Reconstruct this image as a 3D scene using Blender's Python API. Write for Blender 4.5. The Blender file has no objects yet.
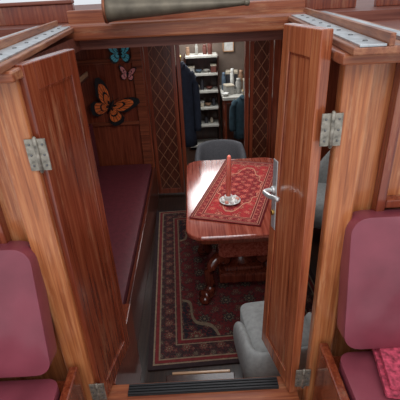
import bpy, bmesh, math, random
from mathutils import Vector, Matrix
random.seed(4)
C=bpy.context.scene.collection
# ------------------------------------------------------------------ materials
def nm(name):
    m=bpy.data.materials.new(name); m.use_nodes=True
    nt=m.node_tree; b=nt.nodes['Principled BSDF']
    return m,nt,b
def N(nt,t,**k):
    n=nt.nodes.new(t)
    for a,v in k.items(): setattr(n,a,v)
    return n
def ramp(nt,fac,stops,const=False):
    r=N(nt,'ShaderNodeValToRGB')
    cr=r.color_ramp
    if const: cr.interpolation='CONSTANT'
    while len(cr.elements)<len(stops): cr.elements.new(0.5)
    for e,(p,c) in zip(cr.elements,stops):
        e.position=p; e.color=(*c,1)
    nt.links.new(fac,r.inputs[0]); return r.outputs[0]
def srgb(r,g,b):
    f=lambda c:(c/255/12.92) if c/255<=.04045 else ((c/255+.055)/1.055)**2.4
    return (f(r),f(g),f(b))
def wood(name,c1,c2,c3,axis='z',rough=.3,scale=1.0,coat=.3,worn=0):
    m,nt,b=nm(name)
    tc=N(nt,'ShaderNodeTexCoord'); mp=N(nt,'ShaderNodeMapping')
    s={'x':(1.3,38,38),'y':(38,1.3,38),'z':(38,38,1.3)}[axis]
    mp.inputs['Scale'].default_value=[v*scale for v in s]
    nt.links.new(tc.outputs['Object'],mp.inputs[0])
    n1=N(nt,'ShaderNodeTexNoise'); n1.inputs['Scale'].default_value=1.5; n1.inputs['Detail'].default_value=9; n1.inputs['Roughness'].default_value=.6; n1.inputs['Distortion'].default_value=.3
    nt.links.new(mp.outputs[0],n1.inputs['Vector'])
    col=ramp(nt,n1.outputs['Fac'],[(.28,c1),(.5,c2),(.74,c3)])
    n2=N(nt,'ShaderNodeTexNoise'); n2.inputs['Scale'].default_value=6; n2.inputs['Detail'].default_value=4
    nt.links.new(mp.outputs[0],n2.inputs['Vector'])
    mx=N(nt,'ShaderNodeMixRGB',blend_type='MULTIPLY'); mx.inputs[0].default_value=.4
    g=ramp(nt,n2.outputs['Fac'],[(.35,(.62,.5,.45)),(.55,(1,1,1))])
    nt.links.new(col,mx.inputs[1]); nt.links.new(g,mx.inputs[2])
    n3=N(nt,'ShaderNodeTexNoise'); n3.inputs['Scale'].default_value=3; n3.inputs['Detail'].default_value=3; nt.links.new(tc.outputs['Object'],n3.inputs['Vector'])
    mx2=N(nt,'ShaderNodeMixRGB',blend_type='MULTIPLY'); mx2.inputs[0].default_value=.5
    g2=ramp(nt,n3.outputs['Fac'],[(.3,(.6,.5,.45)),(.6,(1,1,1))])
    nt.links.new(mx.outputs[0],mx2.inputs[1]); nt.links.new(g2,mx2.inputs[2])
    out=mx2.outputs[0]
    if worn:
        mp4=N(nt,'ShaderNodeMapping'); mp4.inputs['Scale'].default_value={'x':(.2,1.6,1.6),'y':(1.6,.2,1.6),'z':(1.6,1.6,.2)}[axis]
        nt.links.new(tc.outputs['Object'],mp4.inputs[0])
        n4=N(nt,'ShaderNodeTexNoise'); n4.inputs['Scale'].default_value=11; n4.inputs['Detail'].default_value=9; n4.inputs['Roughness'].default_value=.75
        nt.links.new(mp4.outputs[0],n4.inputs['Vector'])
        f=ramp(nt,n4.outputs['Fac'],[(.54,(0,0,0)),(.72,(worn,)*3)])
        mx3=N(nt,'ShaderNodeMixRGB'); nt.links.new(f,mx3.inputs[0]); nt.links.new(out,mx3.inputs[1]); mx3.inputs[2].default_value=(*srgb(224,174,130),1)
        n5=N(nt,'ShaderNodeTexNoise'); n5.inputs['Scale'].default_value=19; n5.inputs['Detail'].default_value=7
        nt.links.new(mp4.outputs[0],n5.inputs['Vector'])
        f5=ramp(nt,n5.outputs['Fac'],[(.60,(0,0,0)),(.74,(worn*.9,)*3)])
        mx4=N(nt,'ShaderNodeMixRGB'); nt.links.new(f5,mx4.inputs[0]); nt.links.new(mx3.outputs[0],mx4.inputs[1]); mx4.inputs[2].default_value=(*srgb(84,38,24),1)
        out=mx4.outputs[0]
    nt.links.new(out,b.inputs['Base Color'])
    b.inputs['Roughness'].default_value=rough
    b.inputs['Coat Weight'].default_value=coat; b.inputs['Coat Roughness'].default_value=.12
    bp=N(nt,'ShaderNodeBump'); bp.inputs['Strength'].default_value=.07; bp.inputs['Distance'].default_value=.002
    nt.links.new(n2.outputs['Fac'],bp.inputs['Height']); nt.links.new(bp.outputs[0],b.inputs['Normal'])
    return m
def plain(name,col,rough=.5,metal=0,noise=.15,ns=20,coat=0,bump=0,sheen=0):
    m,nt,b=nm(name)
    tc=N(nt,'ShaderNodeTexCoord'); n=N(nt,'ShaderNodeTexNoise'); n.inputs['Scale'].default_value=ns; n.inputs['Detail'].default_value=5
    nt.links.new(tc.outputs['Object'],n.inputs['Vector'])
    d=tuple(c*(1-noise*1.6) for c in col); l=tuple(min(1,c*(1+noise)) for c in col)
    nt.links.new(ramp(nt,n.outputs['Fac'],[(.3,d),(.7,l)]),b.inputs['Base Color'])
    b.inputs['Roughness'].default_value=rough; b.inputs['Metallic'].default_value=metal
    b.inputs['Coat Weight'].default_value=coat; b.inputs['Sheen Weight'].default_value=sheen
    if bump:
        bp=N(nt,'ShaderNodeBump'); bp.inputs['Strength'].default_value=bump; bp.inputs['Distance'].default_value=.003
        nt.links.new(n.outputs['Fac'],bp.inputs['Height']); nt.links.new(bp.outputs[0],b.inputs['Normal'])
    return m
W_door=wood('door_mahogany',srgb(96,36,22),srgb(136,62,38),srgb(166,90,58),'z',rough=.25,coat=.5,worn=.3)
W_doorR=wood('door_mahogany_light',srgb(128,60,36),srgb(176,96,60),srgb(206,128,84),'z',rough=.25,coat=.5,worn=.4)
W_post=wood('weathered_teak',srgb(144,74,42),srgb(192,114,66),srgb(218,150,98),'z',rough=.32,coat=.4,worn=.6)
W_postx=wood('weathered_teak_cross',srgb(116,56,34),srgb(156,84,52),srgb(188,118,76),'x',rough=.4,coat=.15,worn=.5)
W_runner=wood('runner_wood',srgb(110,62,44),srgb(160,100,70),srgb(190,134,96),'y',rough=.45,coat=.1,worn=.4)
W_in=wood('cabin_mahogany',srgb(88,34,20),srgb(134,62,40),srgb(164,86,56),'z')
W_inx=wood('cabin_mahogany_cross',srgb(84,36,22),srgb(134,68,44),srgb(164,92,60),'x')
W_iny=wood('cabin_mahogany_long',srgb(60,24,16),srgb(98,42,28),srgb(124,60,40),'y')
W_dark=wood('dark_panel',srgb(38,18,14),srgb(60,32,22),srgb(80,46,32),'z')
W_lat=wood('lattice_panel_wood',srgb(62,28,20),srgb(92,46,32),srgb(116,62,44),'z')
W_floor=wood('floor_planks',srgb(32,20,15),srgb(50,31,22),srgb(70,44,32),'y',rough=.35)
W_table=wood('table_mahogany',srgb(122,46,36),srgb(172,84,66),srgb(198,116,96),'y',rough=.15,coat=1)
W_tleg=wood('table_leg_mahogany',srgb(72,28,20),srgb(112,50,34),srgb(140,70,50),'z',rough=.2,coat=.8)
W_roof=wood('roof_planks',srgb(96,46,36),srgb(130,72,56),srgb(156,98,80),'x',rough=.5,coat=0)
W_light=wood('pale_wood',srgb(150,108,76),srgb(190,150,112),srgb(210,174,136),'x')
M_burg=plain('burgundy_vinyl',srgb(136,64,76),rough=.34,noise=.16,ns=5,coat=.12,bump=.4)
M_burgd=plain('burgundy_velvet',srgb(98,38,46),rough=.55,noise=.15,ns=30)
M_chrome=plain('brushed_steel',(.8,.8,.78),rough=.3,metal=.7,noise=.1,ns=60)
M_bronze=plain('worn_steel',srgb(164,156,142),rough=.42,metal=.65,noise=.4,ns=50)
M_alu=plain('aluminium_strip',(.55,.57,.58),rough=.4,metal=.8,noise=.2,ns=30)
M_screw=plain('screw_heads',(.2,.2,.2),rough=.4,metal=.8)
M_black=plain('black_rubber',(.015,.015,.016),rough=.5)
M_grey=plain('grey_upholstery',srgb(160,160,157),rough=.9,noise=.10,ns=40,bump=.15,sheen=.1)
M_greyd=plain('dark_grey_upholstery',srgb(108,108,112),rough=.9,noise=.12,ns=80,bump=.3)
M_white=plain('white_ceramic',(.92,.9,.86),rough=.5,noise=.03)
M_cream=plain('cream_paint',srgb(196,188,172),rough=.6,noise=.06)
M_gshelf=plain('pale_grey_paint',srgb(182,180,170),rough=.6,noise=.1)
M_gwall=plain('taupe_panel_paint',srgb(112,96,84),rough=.6,noise=.15,ns=6)
M_red=plain('coral_wax',srgb(255,136,118),rough=.45,noise=.05)
M_red.node_tree.nodes['Principled BSDF'].inputs['Subsurface Weight'].default_value=.4
M_salmon=plain('salmon_wax',srgb(246,168,150),rough=.4,noise=.05)
M_navy=plain('navy_cloth',srgb(34,42,58),rough=.9,noise=.2)
M_teal=plain('teal_cloth',srgb(44,68,78),rough=.9,noise=.2)
M_blk=plain('black_print',(.01,.01,.012),rough=.6)
M_orange=plain('orange_print',srgb(240,120,56),rough=.6,noise=.2)
M_blue=plain('blue_print',srgb(100,210,232),rough=.6,noise=.2)
M_pink=plain('pink_print',srgb(240,150,150),rough=.6,noise=.2)
M_horn=plain('dull_grey_metal',srgb(118,108,92),rough=.45,metal=.4,noise=.25,ns=12)
M_copper=plain('copper_rim',srgb(150,92,66),rough=.4,metal=.6)
M_brass=plain('brass',srgb(190,150,80),rough=.3,metal=.9)
M_lat=plain('lattice_strip',srgb(146,96,68),rough=.5,noise=.15)
M_pinkcl=plain('woven_pink_red_cloth',srgb(190,70,92),rough=.9,noise=.4,ns=60,bump=.5)
def math_(nt,op,a,b=None):
    n=N(nt,'ShaderNodeMath',operation=op)
    for i,v in enumerate([a,b]):
        if v is None: continue
        if isinstance(v,(int,float)): n.inputs[i].default_value=v
        else: nt.links.new(v,n.inputs[i])
    return n.outputs[0]
def rugmat(name,hx,hy,bg,red,cream,mid,bord,P=.3,my=.8,mxw=.62,line=None,wear=.6):
    """oriental carpet: mirrored rosettes, scrolling vines, medallion, border bands; object coords centred"""
    m,nt,b=nm(name); line=line or cream
    tc=N(nt,'ShaderNodeTexCoord'); sp=N(nt,'ShaderNodeSeparateXYZ'); nt.links.new(tc.outputs['Object'],sp.inputs[0])
    M=lambda op,a,b=None: math_(nt,op,a,b)
    ax=M('ABSOLUTE',sp.outputs[0]); ay=M('ABSOLUTE',sp.outputs[1])
    def mix(f,a,c):
        n=N(nt,'ShaderNodeMixRGB'); nt.links.new(f,n.inputs[0])
        for i,v in ((1,a),(2,c)):
            if isinstance(v,tuple): n.inputs[i].default_value=(*v,1)
            else: nt.links.new(v,n.inputs[i])
        return n.outputs[0]
    def ros(base,p,off,rad,pet,cols,ox=0,oy=0):
        cx=M('SUBTRACT',M('MODULO',M('ADD',ax,off+ox),p),p/2); cy=M('SUBTRACT',M('MODULO',M('ADD',ay,off+oy),p),p/2)
        r=M('SQRT',M('ADD',M('MULTIPLY',cx,cx),M('MULTIPLY',cy,cy)))
        an=M('ARCTAN2',cy,cx)
        R=M('MULTIPLY',M('ADD',M('MULTIPLY',M('SINE',M('MULTIPLY',an,pet)),.22),1.0),p*rad)
        q=M('DIVIDE',r,R)
        c=ramp(nt,M('MULTIPLY',q,.5),[(0,cols[0]),(.10,cols[1]),(.17,cols[2]),(.28,cols[0]),(.33,cols[1]),(.43,cols[2]),(.5,cols[2])],True)
        return mix(M('LESS_THAN',q,1.0),base,c)
    def vines(base,p,col,wd=.035):
        k=2*math.pi/p
        v=M('ADD',M('MULTIPLY',M('SINE',M('MULTIPLY',ax,k)),M('COSINE',M('MULTIPLY',ay,k))),M('MULTIPLY',M('COSINE',M('MULTIPLY',M('ADD',ax,M('MULTIPLY',ay,1.6)),k*1.5)),.55))
        return mix(M('LESS_THAN',M('ABSOLUTE',v),wd*2.2),base,col)
    def patt(base,c1,c2,c3,p):
        o=vines(base,p*.8,c3); o=vines(o,p*.43,c1,.05)
        o=ros(o,p*.5,p*.11,.22,5,(c2,base,c1))
        o=ros(o,p,0,.25,8,(c2,c3,c1)); o=ros(o,p,p*.5,.17,6,(c2,base,c3)); return o
    field=patt(bg,red,cream,mid,P); med=patt(red,bg,cream,mid,P*.8); brd=patt(bord,red,cream,mid,P*.52)
    ex=M('DIVIDE',ax,hx*mxw); ey=M('DIVIDE',ay,hy*my)
    dd=M('ADD',M('POWER',ex,1.4),M('POWER',ey,1.4))
    dd=M('ADD',dd,M('MULTIPLY',M('SINE',M('MULTIPLY',M('ARCTAN2',ay,ax),16)),.08))
    o=mix(M('LESS_THAN',dd,1.0),field,med); o=mix(M('LESS_THAN',M('ABSOLUTE',M('SUBTRACT',dd,1.03)),.03),o,cream)
    d=M('MINIMUM',M('SUBTRACT',hx,ax),M('SUBTRACT',hy,ay)); k=min(hx,hy); dn=M('DIVIDE',d,k)
    o=mix(M('LESS_THAN',dn,.36),o,brd)
    one=(1,1,1);z=(0,0,0)
    redb=ramp(nt,dn,[(0,z),(.065,one),(.10,z),(.29,one),(.33,z)],True)
    o=mix(redb,o,red)
    lines=ramp(nt,dn,[(0,z),(.045,one),(.062,z),(.10,one),(.115,z),(.27,one),(.285,z),(.33,one),(.345,z)],True)
    o=mix(lines,o,line); o=mix(M('LESS_THAN',dn,.045),o,bord)
    n=N(nt,'ShaderNodeTexNoise'); n.inputs['Scale'].default_value=45; n.inputs['Detail'].default_value=4; nt.links.new(tc.outputs['Object'],n.inputs['Vector'])
    mx5=N(nt,'ShaderNodeMixRGB',blend_type='MULTIPLY'); mx5.inputs[0].default_value=wear
    nt.links.new(o,mx5.inputs[1]); nt.links.new(ramp(nt,n.outputs['Fac'],[(.3,(.4,.4,.4)),(.7,(1,1,1))]),mx5.inputs[2])
    nt.links.new(mx5.outputs[0],b.inputs['Base Color']); b.inputs['Roughness'].default_value=.95
    return m
# ------------------------------------------------------------------ mesh helpers
def fin(o,parent=None,loc=(0,0,0),mats=None,bev=0,smooth=False,seg=2):
    C.objects.link(o); o.location=loc
    if parent: o.parent=parent
    for m in (mats or []): o.data.materials.append(m)
    if smooth:
        for p in o.data.polygons: p.use_smooth=True
    if bev:
        md=o.modifiers.new('b','BEVEL'); md.width=bev; md.segments=seg; md.limit_method='ANGLE'
    return o
def mesh(name,vs,fs,mi=None):
    me=bpy.data.meshes.new(name); me.from_pydata([tuple(v) for v in vs],[],fs)
    if mi:
        for p,i in zip(me.polygons,mi): p.material_index=i
    bm=bmesh.new(); bm.from_mesh(me); bmesh.ops.recalc_face_normals(bm,faces=bm.faces); bm.to_mesh(me); bm.free()
    return bpy.data.objects.new(name,me)
def boxv(x0,x1,y0,y1,z0,z1):
    return [(x0,y0,z0),(x1,y0,z0),(x1,y1,z0),(x0,y1,z0),(x0,y0,z1),(x1,y0,z1),(x1,y1,z1),(x0,y1,z1)]
BF=[(0,3,2,1),(4,5,6,7),(0,1,5,4),(1,2,6,5),(2,3,7,6),(3,0,4,7)]
def boxes(name,bs,mat,parent=None,bev=.004,base=None):
    xs=[(min(b[0] for b in bs)+max(b[1] for b in bs))/2,(min(b[2] for b in bs)+max(b[3] for b in bs))/2,min(b[4] for b in bs)]
    vs=[];fs=[]
    for b in bs:
        k=len(vs)
        vs+=[(v[0]-xs[0],v[1]-xs[1],v[2]-xs[2]) for v in boxv(*b)]
        fs+=[tuple(i+k for i in f) for f in BF]
    return fin(mesh(name,vs,fs),parent,xs,[mat],bev)
def box(name,b,mat,parent=None,bev=.004): return boxes(name,[b],mat,parent,bev)
def prism(name,pts,z0,z1,mat,parent=None,bev=.004,seg=2):
    cx=sum(p[0] for p in pts)/len(pts); cy=sum(p[1] for p in pts)/len(pts); n=len(pts)
    vs=[(p[0]-cx,p[1]-cy,0) for p in pts]+[(p[0]-cx,p[1]-cy,z1-z0) for p in pts]
    fs=[tuple(reversed(range(n))),tuple(range(n,2*n))]+[(i,(i+1)%n,n+(i+1)%n,n+i) for i in range(n)]
    return fin(mesh(name,vs,fs),parent,(cx,cy,z0),[mat],bev,seg=seg)
def slabs(name,polys,y0,y1,mat,parent=None,bev=.003):
    """convex xz polygons extruded in y, one mesh"""
    vs=[];fs=[]
    for pts in polys:
        k=len(vs); n=len(pts)
        vs+=[(p[0],y0,p[1]) for p in pts]+[(p[0],y1,p[1]) for p in pts]
        fs+=[tuple(k+i for i in range(n)),tuple(k+n+i for i in reversed(range(n)))]+[(k+i,k+(i+1)%n,k+n+(i+1)%n,k+n+i) for i in range(n)]
    return fin(mesh(name,vs,fs),parent,(0,0,0),[mat],bev)
def lathe(name,prof,mat,parent=None,loc=(0,0,0),n=24,smooth=True):
    vs=[];fs=[]
    for r,z in prof:
        for i in range(n):
            a=2*math.pi*i/n; vs.append((r*math.cos(a),r*math.sin(a),z))
    for j in range(len(prof)-1):
        for i in range(n):
            fs.append((j*n+i,j*n+(i+1)%n,(j+1)*n+(i+1)%n,(j+1)*n+i))
    fs.append(tuple(reversed(range(n)))); k=(len(prof)-1)*n; fs.append(tuple(range(k,k+n)))
    return fin(mesh(name,vs,fs),parent,loc,[mat],0,smooth)
def tube(name,pts,rad,mat,parent=None,n=12,loc=(0,0,0),flat=1.0):
    vs=[];fs=[]; P=[Vector(p) for p in pts]
    for j,p in enumerate(P):
        t=(P[min(j+1,len(P)-1)]-P[max(j-1,0)]).normalized()
        up=Vector((0,0,1)) if abs(t.z)<.95 else Vector((0,1,0))
        a=t.cross(up).normalized(); b=t.cross(a).normalized()
        for i in range(n):
            w=2*math.pi*i/n; vs.append(p+a*rad[j]*flat*math.cos(w)+b*rad[j]*math.sin(w))
    for j in range(len(P)-1):
        for i in range(n): fs.append((j*n+i,j*n+(i+1)%n,(j+1)*n+(i+1)%n,(j+1)*n+i))
    fs.append(tuple(reversed(range(n)))); k=(len(P)-1)*n; fs.append(tuple(range(k,k+n)))
    return fin(mesh(name,vs,fs),parent,loc,[mat],0,True)
def smoothpts(pts,k=4):
    out=[];n=len(pts)
    for i in range(n-1):
        p0=Vector(pts[max(i-1,0)]);p1=Vector(pts[i]);p2=Vector(pts[i+1]);p3=Vector(pts[min(i+2,n-1)])
        for s in range(k):
            t=s/k
            out.append(.5*((2*p1)+(-p0+p2)*t+(2*p0-5*p1+4*p2-p3)*t*t+(-p0+3*p1-3*p2+p3)*t**3))
    out.append(Vector(pts[-1])); return out
def cushion(name,sx,sy,sz,mat,parent=None,loc=(0,0,0),puff=.02,bev=.03,rr=.05,wr=0):
    """soft padded slab, centred xy, z from 0"""
    nx,ny=28,28; vs=[];fs=[]
    def prof(u,v): return (1-abs(u)**6)*(1-abs(v)**6)
    for s in (0,1):
        for j in range(ny+1):
            for i in range(nx+1):
                u=-1+2*i/nx; v=-1+2*j/ny
                u=math.sin(u*math.pi/2); v=math.sin(v*math.pi/2)
                x=u*sx/2; y=v*sy/2
                r=rr
                dx=abs(x)-(sx/2-r); dy=abs(y)-(sy/2-r)
                if dx>0 and dy>0:
                    L=math.hypot(dx,dy); m=max(dx,dy)/L
                    x=math.copysign(sx/2-r+dx*m,x); y=math.copysign(sy/2-r+dy*m,y)
                z=sz+puff*prof(u,v)+wr*(math.sin(x*23+y*9)*math.sin(y*17-x*5)+.5*math.sin(x*48-y*31))*prof(u,v) if s else -puff*.2*prof(u,v)
                vs.append((x,y,z))
    M=(nx+1)*(ny+1)
    for j in range(ny):
        for i in range(nx):
            a=j*(nx+1)+i
            fs.append((a,a+nx+1,a+nx+2,a+1)); fs.append((M+a,M+a+1,M+a+nx+2,M+a+nx+1))
    ring=[i for i in range(nx+1)]+[(j)*(nx+1)+nx for j in range(1,ny+1)]+[ny*(nx+1)+i for i in range(nx-1,-1,-1)]+[j*(nx+1) for j in range(ny-1,0,-1)]
    for a,b in zip(ring,ring[1:]+ring[:1]): fs.append((a,b,M+b,M+a))
    o=fin(mesh(name,vs,fs),parent,loc,[mat],bev,True,seg=4); o.modifiers['b'].angle_limit=math.radians(50)
    return o
def empty(name,loc=(0,0,0),rot=0,label=None,cat=None,group=None):
    e=bpy.data.objects.new(name,None); e.empty_display_size=.1; C.objects.link(e); e.location=loc; e.rotation_euler=(0,0,rot)
    return tag(e,label,cat,group)
def tag(o,label=None,cat=None,group=None):
    if label: o['label']=label
    if cat: o['category']=cat
    if group: o['group']=group
    return o
def struct(o,label=None,cat=None):
    o['kind']='structure'
    return tag(o,label,cat)
# ------------------------------------------------------------------ shell
H_S=.6
struct(box('floor',(-1.3,1.65,1.2,6.2,-.05,0),W_floor,bev=0),'dark varnished cabin sole planks','floor')
struct(box('floor',(-1.6,1.7,-.6,1.10,.15,.2),W_floor,bev=0),'wooden cockpit sole','floor')
struct(box('wall_left',(-1.3,-1.2,1.2,6.2,0,1.95),W_iny,bev=0),'mahogany hull side panelling','wall')
struct(box('wall_right',(1.55,1.65,1.2,6.2,0,1.95),W_iny,bev=0),'mahogany hull side panelling','wall')
struct(box('wall_back',(-1.3,1.65,6.1,6.2,0,1.95),M_gwall,bev=0),'taupe painted end wall of the galley','wall')
struct(boxes('ceiling',[(-1.8,1.9,2.3,6.6,1.93,2.05),(-1.8,-.6,1.2,2.3,1.93,2.0),(.56,1.9,1.2,2.3,1.93,2.0)],W_roof,bev=0),'reddish planked cabin roof','ceiling')
struct(boxes('wall_front',[(-1.6,-.585,1.19,1.25,0,2.0),(.50,1.7,1.19,1.25,0,2.0),(-.585,.50,1.19,1.25,0,.57)],W_post,bev=.003),'orange brown varnished cockpit bulkhead','wall')
struct(box('trim_1',(-.585,-.487,1.135,1.185,.3,2.0),W_post,bev=.008),'varnished teak door post','post')
struct(box('trim_2',(.418,.505,1.135,1.185,.3,2.0),W_post,bev=.008),'varnished teak door post','post')
struct(boxes('trim_3',[(-1.6,-.47,1.08,1.26,2.0,2.03)],W_postx,bev=.006),'wood cap on the bulkhead','trim')
struct(boxes('trim_4',[(.39,1.7,1.08,1.26,2.0,2.03)],W_postx,bev=.006),'wood cap on the bulkhead','trim')
struct(boxes('trim_5',[(-.66,.62,2.2,2.32,1.985,2.06)],W_postx,bev=.01),'varnished wooden hatch beam','beam')
struct(boxes('trim_6',[(.585,.615,1.15,1.19,.9,2.0),(.615,1.6,1.15,1.19,1.52,1.55)],W_door,bev=.004),'dark wooden batten on the bulkhead','trim')
struct(boxes('trim_7',[(-.70,-.665,1.15,1.19,.9,2.0)],W_door,bev=.004),'dark wooden batten on the bulkhead','trim')
s=empty('door_sill',(-.03,1.14,.5),0,'varnished wooden threshold with black ribbed strip','threshold')
struct(s)
box('sill_board',(-.44,.42,-.14,.11,0,.09),W_postx,s,.006)
boxes('ribbed_strip',[(-.34,.34,.045+.014*i,.054+.014*i,.09,.103) for i in range(4)]+[(-.34,.34,.042,.10,.088,.096)],M_black,s,.001)
def runner(sgn,pts,lab):
    e=empty('hatch_runner',(pts[0][0],pts[0][1],2.03),0,lab,'hatch rail')
    P2=[(p[0]-pts[0][0],p[1]-pts[0][1]) for p in pts]
    prism('runner_board',P2,0,.02,W_runner,e,.004)
    a,b,c,d=[Vector((*p,0)) for p in P2]
    def strip(f0,f1,z0,z1,name,mat):
        q=[a.lerp(d,f0),b.lerp(c,f0),b.lerp(c,f1),a.lerp(d,f1)]
        return prism(name,[(v.x,v.y) for v in q],z0,z1,mat,e,.001)
    strip(.06,.34,.02,.026,'metal_strip',M_alu); strip(.36,.42,.02,.05,'guide_rib',W_runner); strip(.62,.8,.02,.03,'metal_strip',M_alu)
    for k in range(9):
        t=(k+.5)/9
        p=a.lerp(d,.2).lerp(b.lerp(c,.2),t)
        lathe('screw',[(.007,0),(.007,.002),(.004,.003)],M_screw,e,(p.x,p.y,.026),8)
runner(-1,[(-.475,1.0),(-.60,2.3),(-.86,2.3),(-.74,1.0)],'wooden hatch runner with screwed metal strips')
runner(1,[(.40,1.04),(.50,2.3),(.76,2.3),(.64,1.04)],'wooden hatch runner with screwed metal strips')
e=empty('sliding_hatch',(0,2.75,2.05),0,'reddish wooden sliding hatch pushed open','hatch')
box('hatch_panel',(-.62,.58,-.33,.5,.03,.06),W_roof,e,.008)
box('hatch_edge',(-.66,.62,-.38,-.33,0,.07),W_postx,e,.006)
for x0,x1,zt in ((-1.9,-.68,.10),(.68,.98,.13),(1.10,1.95,.16)):
    e=empty('deck_coaming',((x0+x1)/2,2.62,2.05),0,'dark reddish wooden coaming board on the cabin roof','coaming',group='roof coaming boards')
    w=(x1-x0)/2
    box('coaming_board',(-w,w,-.02,.02,0,zt),W_door,e,.004); box('coaming_cap',(-w,w,-.035,.035,zt,zt+.02),W_roof,e,.006)
# ------------------------------------------------------------------ doors
def door(idx,hx,hy,fx,fy,mat,side,Z,tp):
    """tp = how much narrower the leaf is at the top"""
    L=math.hypot(fx-hx,fy-hy); rot=math.atan2(fy-hy,fx-hx)
    e=empty(f'door_{idx}',(hx,hy,H_S),rot); struct(e,'narrow varnished mahogany cabin door standing open','door')
    T=.036
    y0,y1=(-T,0) if side<0 else (0,T)
    E=lambda z:L-tp*z/Z
    a,b=.08,Z-.08
    slabs('door_panel',[[(.055,a),(E(a)-.05,a),(E(b)-.05,b),(.055,b)]],y0+.006,y1-.006,mat,e,0)
    slabs('panel_moulding',[[(.055,a),(.061,a),(.061,b),(.055,b)],[(E(a)-.056,a),(E(a)-.05,a),(E(b)-.05,b),(E(b)-.056,b)],[(.061,a),(E(a)-.056,a),(E(a)-.056,a+.006),(.061,a+.006)],[(.061,b-.006),(E(b)-.056,b-.006),(E(b)-.056,b),(.061,b)]],y0+.003,y1-.003,W_door,e,0)
    slabs('door_frame',[[(0,0),(.055,0),(.055,Z),(0,Z)],[(E(0)-.05,0),(E(0),0),(E(Z),Z),(E(Z)-.05,Z)],[(.055,0),(E(0)-.05,0),(E(a)-.05,a),(.055,a)],[(.055,b),(E(b)-.05,b),(E(Z)-.05,Z),(.055,Z)]],y0,y1,mat,e,.003)
    return e,L,y0,y1,E
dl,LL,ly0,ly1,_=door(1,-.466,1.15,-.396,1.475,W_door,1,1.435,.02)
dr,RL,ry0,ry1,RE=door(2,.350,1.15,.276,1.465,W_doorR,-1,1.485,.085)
def hinge(parent,x,y,z):
    """butt hinge: one leaf on the post face, one on the door edge"""
    h=empty('hinge'); h.parent=parent
    A=-parent.rotation_euler[2]
    h.location=Matrix.Rotation(A,3,'Z')@(Vector((x,y,0))-Vector((parent.location.x,parent.location.y,0)))+Vector((0,0,z-H_S))
    h.rotation_euler=(0,0,A)
    box('hinge_leaf',(-.032,-.003,-.003,.003,-.05,.05),M_bronze,h,.001)
    box('hinge_leaf',(.003,.030,-.003,.003,-.05,.05),M_bronze,h,.001)
    lathe('hinge_pin',[(.003,-.058),(.006,-.054),(.006,.054),(.003,.058)],M_bronze,h,(0,-.004,0),12)
    for sx in (-.02,.019):
        for sz in (-.033,0,.033):
            o=lathe('screw',[(.0035,0),(.0035,.002),(.002,.003)],M_screw,h,(sx,-.003,sz),8); o.rotation_euler=(math.pi/2,0,0)
hinge(dl,-.475,1.131,1.78); hinge(dl,-.475,1.131,.70)
hinge(dr,.399,1.131,1.81); hinge(dr,.396,1.131,.72)
hz=.86
hd=empty('door_handle',(RE(hz)-.030,ry1,hz)); hd.parent=dr; hd['label']='silver lever handle on long back plate'
box('back_plate',(-.018,.018,0,.004,-.145,.155),M_chrome,hd,.002)
tube('lever',smoothpts([(.004,.0,.03),(.002,.035,.03),(-.012,.048,.032),(-.06,.05,.04),(-.11,.048,.055),(-.125,.043,.055)]),[.009]*21,M_chrome,hd)
tube('inner_lever',smoothpts([(.004,-.036,.03),(.002,-.07,.03),(-.012,-.082,.032),(-.06,-.084,.032),(-.12,-.08,.03)]),[.009]*17,M_chrome,hd)
o=lathe('lever_collar',[(.016,0),(.016,.008),(.012,.012)],M_chrome,hd,(0,.004,.03),16); o.rotation_euler=(-math.pi/2,0,0)
o=lathe('key_barrel',[(.011,0),(.011,.006),(.009,.008)],M_brass,hd,(0,.004,-.07),16); o.rotation_euler=(-math.pi/2,0,0)
box('lock_bolt',(.026,.050,-.02,-.006,-.02,.02),M_chrome,hd,.002)
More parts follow.
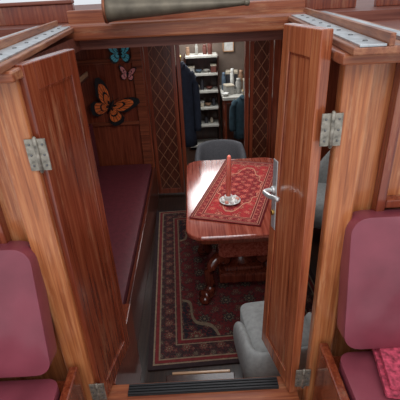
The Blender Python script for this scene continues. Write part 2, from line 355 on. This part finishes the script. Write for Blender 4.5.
# ------------------------------------------------------------------ inner bulkhead y=4.3
BY=4.3
struct(boxes('wall_middle',[(-1.2,-.50,BY,BY+.06,0,1.93),(-.50,.86,BY,BY+.06,1.78,1.93),(.84,1.55,BY,BY+.06,0,1.93)],W_in,bev=.003),'mahogany partition between saloon and galley','wall')
struct(boxes('trim_8',[(-.62,-.52,BY-.03,BY,0,1.93),(-1.2,-.62,BY-.025,BY,1.55,1.60),(-1.2,-.62,BY-.02,BY,.9,.94)],W_inx,bev=.004),'mahogany moulding on the partition','trim')
struct(boxes('trim_9',[(-.17,-.13,BY-.02,BY+.07,0,1.78),(.54,.58,BY-.02,BY+.07,0,1.78),(-.13,.54,BY-.02,BY+.07,1.73,1.78),(-.13,.54,BY-.02,BY+.07,0,.05)],W_in,bev=.004),'mahogany door casing','trim')
def lattice(x0,x1,z0,z1,y):
    e=empty('lattice_door',((x0+x1)/2,y,z0),0,'dark wooden door panel with diamond lattice','lattice panel',group='lattice door panels')
    w=(x1-x0)/2; h=z1-z0
    box('panel',(-w,w,0,.03,0,h),W_lat,e,.002)
    boxes('frame',[(-w,-w+.04,-.015,0,0,h),(w-.04,w,-.015,0,0,h),(-w+.04,w-.04,-.015,0,0,.06),(-w+.04,w-.04,-.015,0,h-.06,h)],W_in,e,.003)
    vs=[];fs=[]
    X0,X1,Z0,Z1=-w+.04,w-.04,.06,h-.06; sl=1.5; st=.17; t=.0035
    for s in (1,-1):
        k=-12
        while k<22:
            c=Z0+k*st
            xa,xb=X0,X1
            f=lambda x:c+s*sl*x
            lo,hi=sorted([(Z0-c)/(s*sl),(Z1-c)/(s*sl)])
            xa=max(xa,lo); xb=min(xb,hi)
            k+=1
            if xb-xa<.01: continue
            d=Vector((1,s*sl)).normalized(); n=Vector((-d.y,d.x))*t
            b=len(vs)
            for x in (xa,xb):
                for q in (1,-1):
                    vs.append((x+n.x*q,-.006 if s>0 else -.004,f(x)+n.y*q)); 
            for x in (xa,xb):
                for q in (1,-1):
                    vs.append((x+n.x*q,0.0,f(x)+n.y*q))
            fs+=[(b,b+1,b+3,b+2),(b,b+2,b+6,b+4),(b+1,b+5,b+7,b+3)]
    fin(mesh('lattice',vs,fs),e,(0,0,0),[M_lat])
    return e
lattice(-.49,-.18,.03,1.76,BY+.01)
lattice(.59,.83,.03,1.76,BY+.01)
sh=empty('wall_shelf',(-1.1,2.9,1.45),0,'narrow mahogany shelf with fiddle rail along cabin side','shelf')
box('shelf_board',(-.1,.06,-1.2,1.2,0,.025),W_iny,sh); box('fiddle_rail',(.045,.06,-1.2,1.2,.025,.07),W_light,sh)
# ------------------------------------------------------------------ bench
b=empty('settee_bench',(-.85,3.05,0),0,'long mahogany settee with burgundy seat cushion','bench')
boxes('bench_base',[(-.35,.33,-1.2,1.2,0,.36)],W_iny,b,.004)
boxes('bench_rail',[(.33,.36,-1.2,1.2,.0,.40)],W_iny,b,.006)
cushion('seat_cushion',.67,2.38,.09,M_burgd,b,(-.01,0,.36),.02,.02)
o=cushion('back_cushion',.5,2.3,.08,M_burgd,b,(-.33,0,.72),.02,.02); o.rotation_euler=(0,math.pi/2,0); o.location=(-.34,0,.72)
tag(box('side_locker',(-1.18,-.44,1.26,1.80,0,.58),W_in),'low mahogany locker beside the companionway steps','locker')
e=empty('companionway_step',(-.02,1.33,0),0,'dark wooden step with pale nosing','step')
box('tread',(-.20,.15,-.07,.07,.42,.445),W_dark,e); box('nosing',(-.17,.13,.07,.085,.42,.45),W_light,e)
for x in (-.20,.13): box('stringer',(x,x+.02,-.07,.07,0,.42),W_dark,e)
# ------------------------------------------------------------------ rug
RX,RY=.68,1.06
rug=prism('oriental_rug',[(-RX,-RY),(RX,-RY),(RX,RY),(-RX,RY)],0,.010,rugmat('rug_pattern',RX,RY,srgb(44,38,46),srgb(128,40,42),srgb(152,130,106),srgb(92,72,60),srgb(56,38,40),P=.23,mxw=.8,my=.92),None,0)
rug.location=(.235,2.88,.001); rug.rotation_euler=(0,0,math.radians(2.5))
tag(rug,'dark navy and red oriental rug with cream border lines','rug')
# ------------------------------------------------------------------ table
TX,TY=.32,2.92
t=empty('dining_table',(TX,TY,.011),0,'polished mahogany pedestal table with shaped corners','table')
hw,hl=.43,.68
def ogee(hw,hl,r=.13):
    pts=[]
    for sx,sy,a0 in ((1,1,0),(-1,1,90),(-1,-1,180),(1,-1,270)):
        for k in range(9):
            a=math.radians(a0+90*k/8); pts.append((sx*(hw-r)+r*math.cos(a),sy*(hl-r)+r*math.sin(a)))
    return pts
prism('table_top',ogee(hw,hl),.675,.71,W_table,t,.012,3)
prism('apron',ogee(hw-.05,hl-.05,.1),.62,.675,W_in,t,.004)
lathe('column',[(.12,.14),(.14,.16),(.14,.22),(.10,.26),(.09,.32),(.12,.40),(.13,.48),(.13,.53),(.10,.56),(.12,.6),(.2,.62)],W_tleg,t,(0,-.20,0),20)
boxes('column_block',[(-.20,.20,-.42,.02,.34,.56)],W_table,t,.015)
boxes('base_block',[(-.20,.20,-.42,.02,.09,.18),(-.16,.16,-.38,-.02,.18,.22)],W_tleg,t,.015)
for (dx,dy) in ((-1,-1),(1,-1),(-1,1),(1,1)):
    P=[(dx*.14,-.20+dy*.14,.28),(dx*.20,-.20+dy*.19,.33),(dx*.27,-.20+dy*.24,.27),(dx*.28,-.20+dy*.25,.18),(dx*.27,-.20+dy*.25,.11),(dx*.29,-.20+dy*.29,.065),(dx*.33,-.20+dy*.33,.065)]
    sp=smoothpts(P,4); n=len(sp)
    tube('table_leg',sp,[.058-.020*abs(math.sin(math.pi*(i/n))) for i in range(n)],W_tleg,t)
    lathe('foot_scroll',[(.01,0.0),(.042,.006),(.05,.035),(.036,.062),(.005,.07)],W_tleg,t,(dx*.32,-.20+dy*.32,.002),14)
A,B_,Cc,D=[Vector(v) for v in ((-.05,2.50),(.46,2.33),(.72,3.42),(.22,3.56))]
cen=(A+B_+Cc+D)/4; ang=math.atan2((B_-A).y,(B_-A).x)
RW,RLn=.26,.56
vs=[];fs=[];nx,ny=12,24
for j in range(ny+1):
    for i in range(nx+1):
        x=-RW+2*RW*i/nx; y=-RLn+2*RLn*j/ny
        vs.append((x,y,.0035+.0015*math.sin(x*40+y*13)*math.sin(y*21)))
for j in range(ny):
    for i in range(nx):
        a=j*(nx+1)+i; fs.append((a,a+1,a+nx+2,a+nx+1))
rn=fin(mesh('table_runner',vs,fs),None,(cen.x,cen.y,.7225),[rugmat('runner_pattern',RW,RLn,srgb(186,44,48),srgb(122,24,32),srgb(208,150,122),srgb(204,92,78),srgb(136,28,36),P=.13,my=.7,mxw=.66,wear=.3)],0,True)
md=rn.modifiers.new('s','SOLIDIFY'); md.thickness=.003; md.offset=1
rn.rotation_euler=(0,0,ang); tag(rn,'red patterned oriental runner laid across the table','table runner')
ch=empty('candle_holder',(.23,2.71,.729),0,'white ceramic saucer candle holder on the runner','candle holder')
lathe('saucer',[(.03,0),(.055,.004),(.080,.014),(.082,.018),(.055,.012),(.02,.01)],M_white,ch,(0,0,0))
lathe('candle_cup',[(.028,.0),(.032,.01),(.026,.03),(.03,.045),(.016,.046)],M_white,ch,(-.012,0,.01),16)
for k in range(9):
    a=k*.7; lathe('saucer_ornament',[(.002,0),(.014,.006),(.016,.015),(.004,.026)],M_salmon if k%3==0 else M_white,ch,(.058*math.cos(a),.058*math.sin(a),.012),10)
e=empty('candle',(.218,2.71,.785),0,'tall slim coral red taper candle in the holder','candle'); e.rotation_euler=(0,.03,0)
h=.33
lathe('wax_stick',[(.019,0),(.018,h*.6),(.015,h*.96),(.006,h)],M_red,e,(0,0,0),14)
tube('wick',[(0,0,h),(.001,0,h+.008),(.003,0,h+.014)],[.0015]*3,M_black,e,6)
# ------------------------------------------------------------------ chairs
def chair(loc,rot,lab,hb=.42,mat=M_grey,sq=2.0,sc=1,boxy=False):
    e=empty('tub_chair',loc,rot,lab,'chair','grey upholstered tub chairs')
    vs=[];fs=[];n=44
    ro_,ri=.27*sc,.20*sc
    def sup(a):
        return (abs(math.cos(a))**sq+abs(math.sin(a))**sq)**(-1/sq)
    for i in range(n+1):
        a=math.radians(-90-118+236*i/n)
        f=1-abs(i-n/2)/(n/2)
        top=.46+(hb)*(min(1,f*2.2))**.7*.95
        prof=[(ro_-.03,.16),(ro_,.22),(ro_+.015,(top+.2)/2),(ro_+.01,top-.04),((ro_+ri)/2+.01,top),(ri+.005,top-.04),(ri,.40),(ri,.16)]
        for r,z in prof: vs.append((r*sup(a)*math.cos(a),r*sup(a)*math.sin(a)*.95,z))
    m=8
    for i in range(n):
        for j in range(m): fs.append((i*m+j,i*m+(j+1)%m,(i+1)*m+(j+1)%m,(i+1)*m+j))
    fs.append(tuple(range(m))); fs.append(tuple(reversed(range(n*m,n*m+m))))
    o=fin(mesh('backrest',vs,fs),e,(0,0,0),[mat],0,True); s=o.modifiers.new('s','SUBSURF'); s.levels=1; s.render_levels=2
    if boxy: cushion('seat',.42*sc,.46*sc,.24,mat,e,(0,.05,.20),.03,.03,.06)
    else: lathe('seat',[(.19*sc,.18),(.235*sc,.2),(.24*sc,.4),(.225*sc,.45),(.17*sc,.475),(.02,.48)],mat,e,(0,.04,0),32)
    for sx in (-.15,.15):
        for sy in (-.13,.17): lathe('leg',[(.012,0),(.02,.21)],W_dark,e,(sx*sc,sy*sc,0),10)
    return e
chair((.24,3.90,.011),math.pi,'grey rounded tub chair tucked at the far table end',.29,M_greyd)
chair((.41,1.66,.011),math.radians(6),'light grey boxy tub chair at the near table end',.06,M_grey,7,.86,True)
chair((1.20,3.3,0),math.radians(90),'grey tub chair beside the table')
b=empty('side_settee',(1.27,2.05,0),0,'mahogany side seat with burgundy cushion','bench')
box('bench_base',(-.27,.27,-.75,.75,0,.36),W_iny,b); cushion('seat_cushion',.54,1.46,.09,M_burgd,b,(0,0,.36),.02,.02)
# ------------------------------------------------------------------ butterflies
def butterfly(loc,s,rot,mcol,lab,rim=M_blk,k_=.84,ext=.8):
    e=empty('butterfly_decoration',loc,0,lab,'butterfly','butterfly wall decorations'); e.rotation_euler=(0,rot,0)
    up=[(.01,.03),(.10,.20),(.22,.36),(.36,.46),(.48,.49),(.54,.43),(.50,.30),(.43,.18),(.37,.07),(.24,-.01),(.10,-.04)]
    lo=[(.01,-.02),(.12,-.03),(.26,-.02),(.38,-.06),(.41,-.16),(.36,-.27),(.28,-.36),(.17,-.36),(.09,-.28),(.04,-.15)]
    for sx in (1,-1):
        for nm_,w in (('upper_wing',up),('lower_wing',lo)):
            n=len(w)
            yy=lambda x:-.01-abs(x)*s*.18
            V=[(sx*p[0]*s,yy(p[0]),p[1]*s) for p in w]; F=[tuple(range(n))]; MI=[0]
            root=(w[0][0]+.02,w[0][1])
            for i in range(1,n-1):
                for f0,f1 in ((.14,.42),(.46,ext)):
                    q=[(root[0]+(p[0]-root[0])*f1,root[1]+(p[1]-root[1])*f1) for p in (w[i],w[i+1])]
                    inner=[(root[0]+(p[0]-root[0])*f0,root[1]+(p[1]-root[1])*f0) for p in (w[i+1],w[i])]
                    quad=q+inner; gx=sum(p[0] for p in quad)/4; gz=sum(p[1] for p in quad)/4
                    k=len(V)
                    for p in quad:
                        r=(gx+(p[0]-gx)*k_,gz+(p[1]-gz)*k_)
                        V.append((sx*r[0]*s,yy(r[0])-.004,r[1]*s))
                    F.append((k,k+1,k+2,k+3)); MI.append(1)
            fin(mesh(nm_,V,F,MI),e,(0,0,0),[rim,mcol])
    tube('body',[(0,-.03*s,-.2*s),(0,-.03*s,-.05*s),(0,-.03*s,.08*s),(0,-.03*s,.16*s)],[.01*s,.022*s,.028*s,.014*s],M_blk,e,10)
    for sx in (1,-1): tube('antenna',[(0,-.03*s,.14*s),(sx*.05*s,-.04*s,.22*s),(sx*.09*s,-.04*s,.28*s)],[.005*s]*3,M_blk,e,6)
butterfly((-.90,4.275,1.12),.47,math.radians(32),M_orange,'large orange butterfly with black veins on mahogany wall')
butterfly((-.73,4.285,1.65),.27,math.radians(0),M_blue,'turquoise blue butterfly on mahogany wall',ext=.86)
butterfly((-.68,4.29,1.44),.17,math.radians(10),M_pink,'small pink butterfly below the blue one',ext=.88)
# ------------------------------------------------------------------ galley
sx0,sx1,sy0=-.12,.36,5.75
su=empty('shelf_unit',((sx0+sx1)/2,sy0,0),0,'dark open galley shelving unit with pale shelf edges','shelf')
w=(sx1-sx0)/2
boxes('side_panel',[(-w,-w+.02,0,.3,0,1.36)],W_dark,su); boxes('side_panel',[(w-.02,w,0,.3,0,1.36)],W_dark,su)
box('back_panel',(-w+.02,w-.02,.28,.3,0,1.36),W_dark,su)
levels=[.05,.36,.62,.86,1.10,1.34]
for z in levels: box('shelf_board',(-w+.02,w-.02,0,.28,z,z+.03),M_gshelf,su)
cols=[srgb(160,158,150),srgb(80,96,110),srgb(150,116,90),srgb(50,50,56),srgb(184,174,154),srgb(100,54,44),srgb(206,206,200)]
cm=[plain('item_%d'%i,c,rough=.5) for i,c in enumerate(cols)]
nn=['grey','blue','tan','charcoal','cream','brick red','white']
def jar(x,y,z,r,h,ci,where='on the galley shelf',g='containers on the galley shelves'):
    o=lathe('storage_jar',[(r*.9,0),(r,.01),(r,h*.75),(r*.7,h*.85),(r*.75,h*.87),(r*.75,h),(.005,h)],cm[ci],None,(x,y,z),14)
    return tag(o,nn[ci]+' lidded storage jar '+where,'jar',g)
def tub(x,y,z,wd,dp,h,ci,where='on the galley shelf',g='containers on the galley shelves',rot=0):
    e=empty('storage_box',(x,y,z),rot,nn[ci]+' storage box '+where,'box',g)
    box('box_body',(-wd/2,wd/2,-dp/2,dp/2,0,h*.85),cm[ci],e,.006); box('box_lid',(-wd/2-.004,wd/2+.004,-dp/2-.004,dp/2+.004,h*.85,h),cm[4 if ci!=4 else 0],e,.003)
def bowl(x,y,z,r,ci,where='on the galley shelf',g='containers on the galley shelves'):
    o=lathe('bowl',[(r*.4,0),(r*.5,.006),(r*.9,r*.5),(r,r*.8),(r*.94,r*.8),(r*.8,r*.45),(.01,.012)],cm[ci],None,(x,y,z),16)
    return tag(o,nn[ci]+' round bowl '+where,'bowl',g)
rnd=random.Random(33)
for li,z in enumerate(levels[1:]):
    x=sx0+.03; zt=z+.031
    while x<sx1-.09:
        ci=rnd.choice([0,4,6,2,1,3,5,0,3])
        r=rnd.random()
        if r<.4:
            rr=rnd.uniform(.020,.032); jar(x+rr,5.84+rnd.uniform(0,.06),zt,rr,rnd.uniform(.07,.18),ci); x+=2*rr+rnd.uniform(.008,.04)
        elif r<.6 and x<sx1-.15:
            rr=.048; bowl(x+rr,5.86,zt,rr,ci); x+=2*rr+.012
        elif r<.9:
            wd=rnd.uniform(.06,.14); wd=min(wd,sx1-.035-x); tub(x+wd/2,5.87,zt,wd,.14,rnd.uniform(.05,.13),ci); x+=wd+.014
        else: x+=.04
e=empty('galley_cabinet',(.80,5.55,0),0,'dark galley cabinet with pale worktop','cabinet')
box('body',(-.40,.38,-.25,.5,0,.86),W_in,e); box('worktop',(-.43,.40,-.28,.5,.86,.90),M_gshelf,e)
for x in (-.21,.18):
    d=box('door',(x-.17,x+.17,-.27,-.25,.08,.82),W_dark,e); k=lathe('knob',[(.006,0),(.014,.012),(.006,.02)],M_brass,d,(.12,-.012,.5),10); k.rotation_euler=(math.pi/2,0,0)
g='containers on the galley worktop'; wh='on the galley worktop'
tub(.47,5.5,.901,.12,.14,.12,0,wh,g,.2); jar(.60,5.48,.901,.04,.2,0,wh,g); tub(.54,5.82,.901,.16,.14,.24,3,wh,g,-.1); jar(.42,5.72,.901,.03,.24,1,wh,g); tub(.76,5.58,.901,.16,.16,.16,0,wh,g); jar(.53,5.64,.901,.028,.30,6,wh,g); bowl(.41,5.36,.901,.05,6,wh,g); jar(.66,5.72,.901,.035,.26,2,wh,g)
e=empty('hanging_locker',(-.75,5.65,0),0,'dark tall locker in the galley','cabinet')
box('body',(-.42,.42,-.25,.4,0,1.85),W_dark,e); box('door',(-.38,.38,-.27,-.25,.05,1.8),W_dark,e)
e=empty('picture_frame',(.52,6.085,1.36),0,'small pale framed picture on galley wall','picture'); wd,hh=.16,.20
boxes('frame',[(-wd/2,-wd/2+.015,-.015,.01,0,hh),(wd/2-.015,wd/2,-.015,.01,0,hh),(-wd/2,wd/2,-.015,.01,0,.015),(-wd/2,wd/2,-.015,.01,hh-.015,hh)],W_light,e,.002)
box('print',(-wd/2+.015,wd/2-.015,-.004,.006,.015,hh-.015),cm[6],e,0)
e=empty('window_1',(.22,6.08,1.60),0,'narrow high galley window with daylight','window'); e['kind']='structure'
boxes('window_frame',[(-.40,.40,-.02,.01,0,.02),(-.40,.40,-.02,.01,.17,.19),(-.40,-.38,-.02,.01,.02,.17),(.38,.40,-.02,.01,.02,.17),(-.01,.01,-.02,.01,.02,.17)],M_gshelf,e,.002)
m,nt,bb=nm('daylight_glass'); bb.inputs['Emission Color'].default_value=(.9,.95,1,1); bb.inputs['Emission Strength'].default_value=.8; bb.inputs['Roughness'].default_value=.1
box('window_pane',(-.38,.38,-.005,.005,.02,.17),m,e,0)
def jacket(x,y,ztop,h,mat,lab,wx=1):
    e=empty('hanging_jacket',(x,y,ztop-h),0,lab,'jacket')
    vs=[];fs=[];n=20
    secs=[(0,.13,.07),(.15,.125,.065),(.4,.11,.06),(.65,.12,.06),(.82,.13,.06),(.92,.09,.05),(1,.03,.03)]
    for s,rx,ry in secs:
        for i in range(n):
            a=2*math.pi*i/n; f=1+.09*math.sin(a*5+s*3)*(1-s)
            vs.append((wx*rx*f*math.cos(a),ry*f*math.sin(a),s*h))
    for j in range(len(secs)-1):
        for i in range(n): fs.append((j*n+i,j*n+(i+1)%n,(j+1)*n+(i+1)%n,(j+1)*n+i))
    fs.append(tuple(reversed(range(n)))); fs.append(tuple(range((len(secs)-1)*n,len(secs)*n)))
    fin(mesh('jacket_body',vs,fs),e,(0,0,0),[mat],0,True)
    for sx in (-1,1): tube('sleeve',smoothpts([(wx*sx*.09,0,h*.88),(wx*sx*.14,-.01,h*.75),(wx*sx*.155,-.02,h*.45),(wx*sx*.15,-.03,h*.2)],3),[.04]*10,mat,e,10)
    tube('collar',smoothpts([(-.04,-.03,h*.98),(0,-.05,h*.93),(.04,-.03,h*.98)],3),[.015]*7,mat,e,8)
    tube('hook',smoothpts([(0,.0,h),(0,.0,h+.04),(0,.04,h+.06)],3),[.006]*7,M_brass,e,8)
jacket(-.13,4.50,1.50,.95,M_navy,'dark navy jacket hanging beside the galley doorway')
jacket(.60,4.95,1.0,.55,M_teal,'dark teal jacket hanging in the galley',.9)
cl=empty('ceiling_light',(-.1,3.9,1.93),0,'small round white ceiling light','light')
m,nt,bb=nm('lamp_glow'); bb.inputs['Emission Color'].default_value=(1,.93,.82,1); bb.inputs['Emission Strength'].default_value=2; 
lathe('lamp_base',[(.07,-.012),(.07,0)],M_white,cl,(0,0,0)); lathe('lamp_shade',[(.01,-.035),(.045,-.03),(.06,-.012)],m,cl,(0,0,0))
# ------------------------------------------------------------------ horn on roof
h=empty('fog_horn',(-.40,2.12,2.125),0,'long tapered grey metal horn with copper rim lying on hatch','horn')
o=lathe('horn_tube',[(.058,0),(.052,.03),(.046,.12),(.036,.3),(.024,.5),(.014,.64),(.012,.66)],M_horn,h,(0,0,0),28); o.rotation_euler=(0,math.pi/2,0)
o=lathe('bell_rim',[(.052,-.010),(.060,-.008),(.061,0),(.060,.004),(.054,.006)],M_copper,h,(0,0,0),28); o.rotation_euler=(0,math.pi/2,0)
o=lathe('mouthpiece',[(.012,.0),(.015,.008),(.015,.022),(.008,.026)],M_horn,h,(.66,0,0),16); o.rotation_euler=(0,math.pi/2,0)
# ------------------------------------------------------------------ cockpit seats
def seat(sgn,xi,zs,bz):
    e=empty('cockpit_seat',(sgn*(xi+.4),.8,.2),0,'burgundy vinyl cockpit seat on a varnished wooden box','seat','cockpit seats')
    X=lambda a:sgn*(a-(xi+.4))
    def bx(n,x0,x1,y0,y1,z0,z1,m): 
        a,b2=sorted([X(x0),X(x1)]); return box(n,(a,b2,y0-.8,y1-.8,z0-.2,z1-.2),m,e,.006)
    bx('seat_box',xi+.0,xi+.8,.3,1.12,.2,zs-.10,W_door)
    bx('side_board',xi-.035,xi+.0,.3,1.12,.2,zs-.02,W_door)
    cushion('seat_cushion',.78,.66,.09,M_burg,e,(0.0,-.08,zs-.29),.015,.022,.05,.004)
    bc=cushion('back_cushion',.78,.50,.08,M_burg,e,(0,0,0),.022,.022,.06,.006)
    bc.rotation_euler=(math.radians(90-11),0,0); bc.location=(0,1.075-.8+.05,bz-.2)
    return e
seat(-1,.56,.90,1.21)
seat(1,.475,.96,1.26)
cloth=empty('folded_cloth',(.74,.92,.986),math.radians(-10),'pink and red woven folded cloth on the seat','cloth')
cushion('cloth_fold',.30,.22,.018,M_pinkcl,cloth,(0,0,0),.004,.004,.01)
cushion('cloth_fold',.28,.20,.016,M_pinkcl,cloth,(.004,.004,.024),.004,.004,.01)
# ------------------------------------------------------------------ light
w=bpy.data.worlds.new('w'); bpy.context.scene.world=w; w.use_nodes=True
bg=w.node_tree.nodes['Background']; bg.inputs[0].default_value=(.90,.94,1,1); bg.inputs[1].default_value=.85
def area(name,loc,rot,sx,sy,e,col=(1,1,1)):
    l=bpy.data.lights.new(name,'AREA'); l.shape='RECTANGLE'; l.size=sx; l.size_y=sy; l.energy=e; l.color=col
    o=bpy.data.objects.new(name,l); C.objects.link(o); o.location=loc; o.rotation_euler=rot; return o
area('saloon_fill',(.20,2.95,1.9),(0,0,0),.6,1.1,13,(.97,.98,1))  # added fill light for the saloon; the roof has no skylight here
area('galley_fill',(.0,5.3,1.9),(0,0,0),.9,1.4,26,(.97,.98,1))  # added fill, no fixture; brightens the galley and reflects in the table top
area('cockpit_sky_lamp',(.3,-.8,4.0),(math.radians(28),0,0),3,2,48,(.97,.98,1))
# ------------------------------------------------------------------ camera
cam=bpy.data.cameras.new('cam'); co=bpy.data.objects.new('camera',cam); C.objects.link(co)
cam.sensor_width=36; cam.lens=36; cam.clip_start=.02
th=math.radians(28); ro=math.radians(3)
R=Matrix.Rotation(math.radians(90)-th,4,'X')@Matrix.Rotation(-ro,4,'Z')
co.matrix_world=Matrix.Translation((0,0,2.2))@R
bpy.context.scene.camera=co
bpy.context.scene.view_settings.view_transform='Standard'
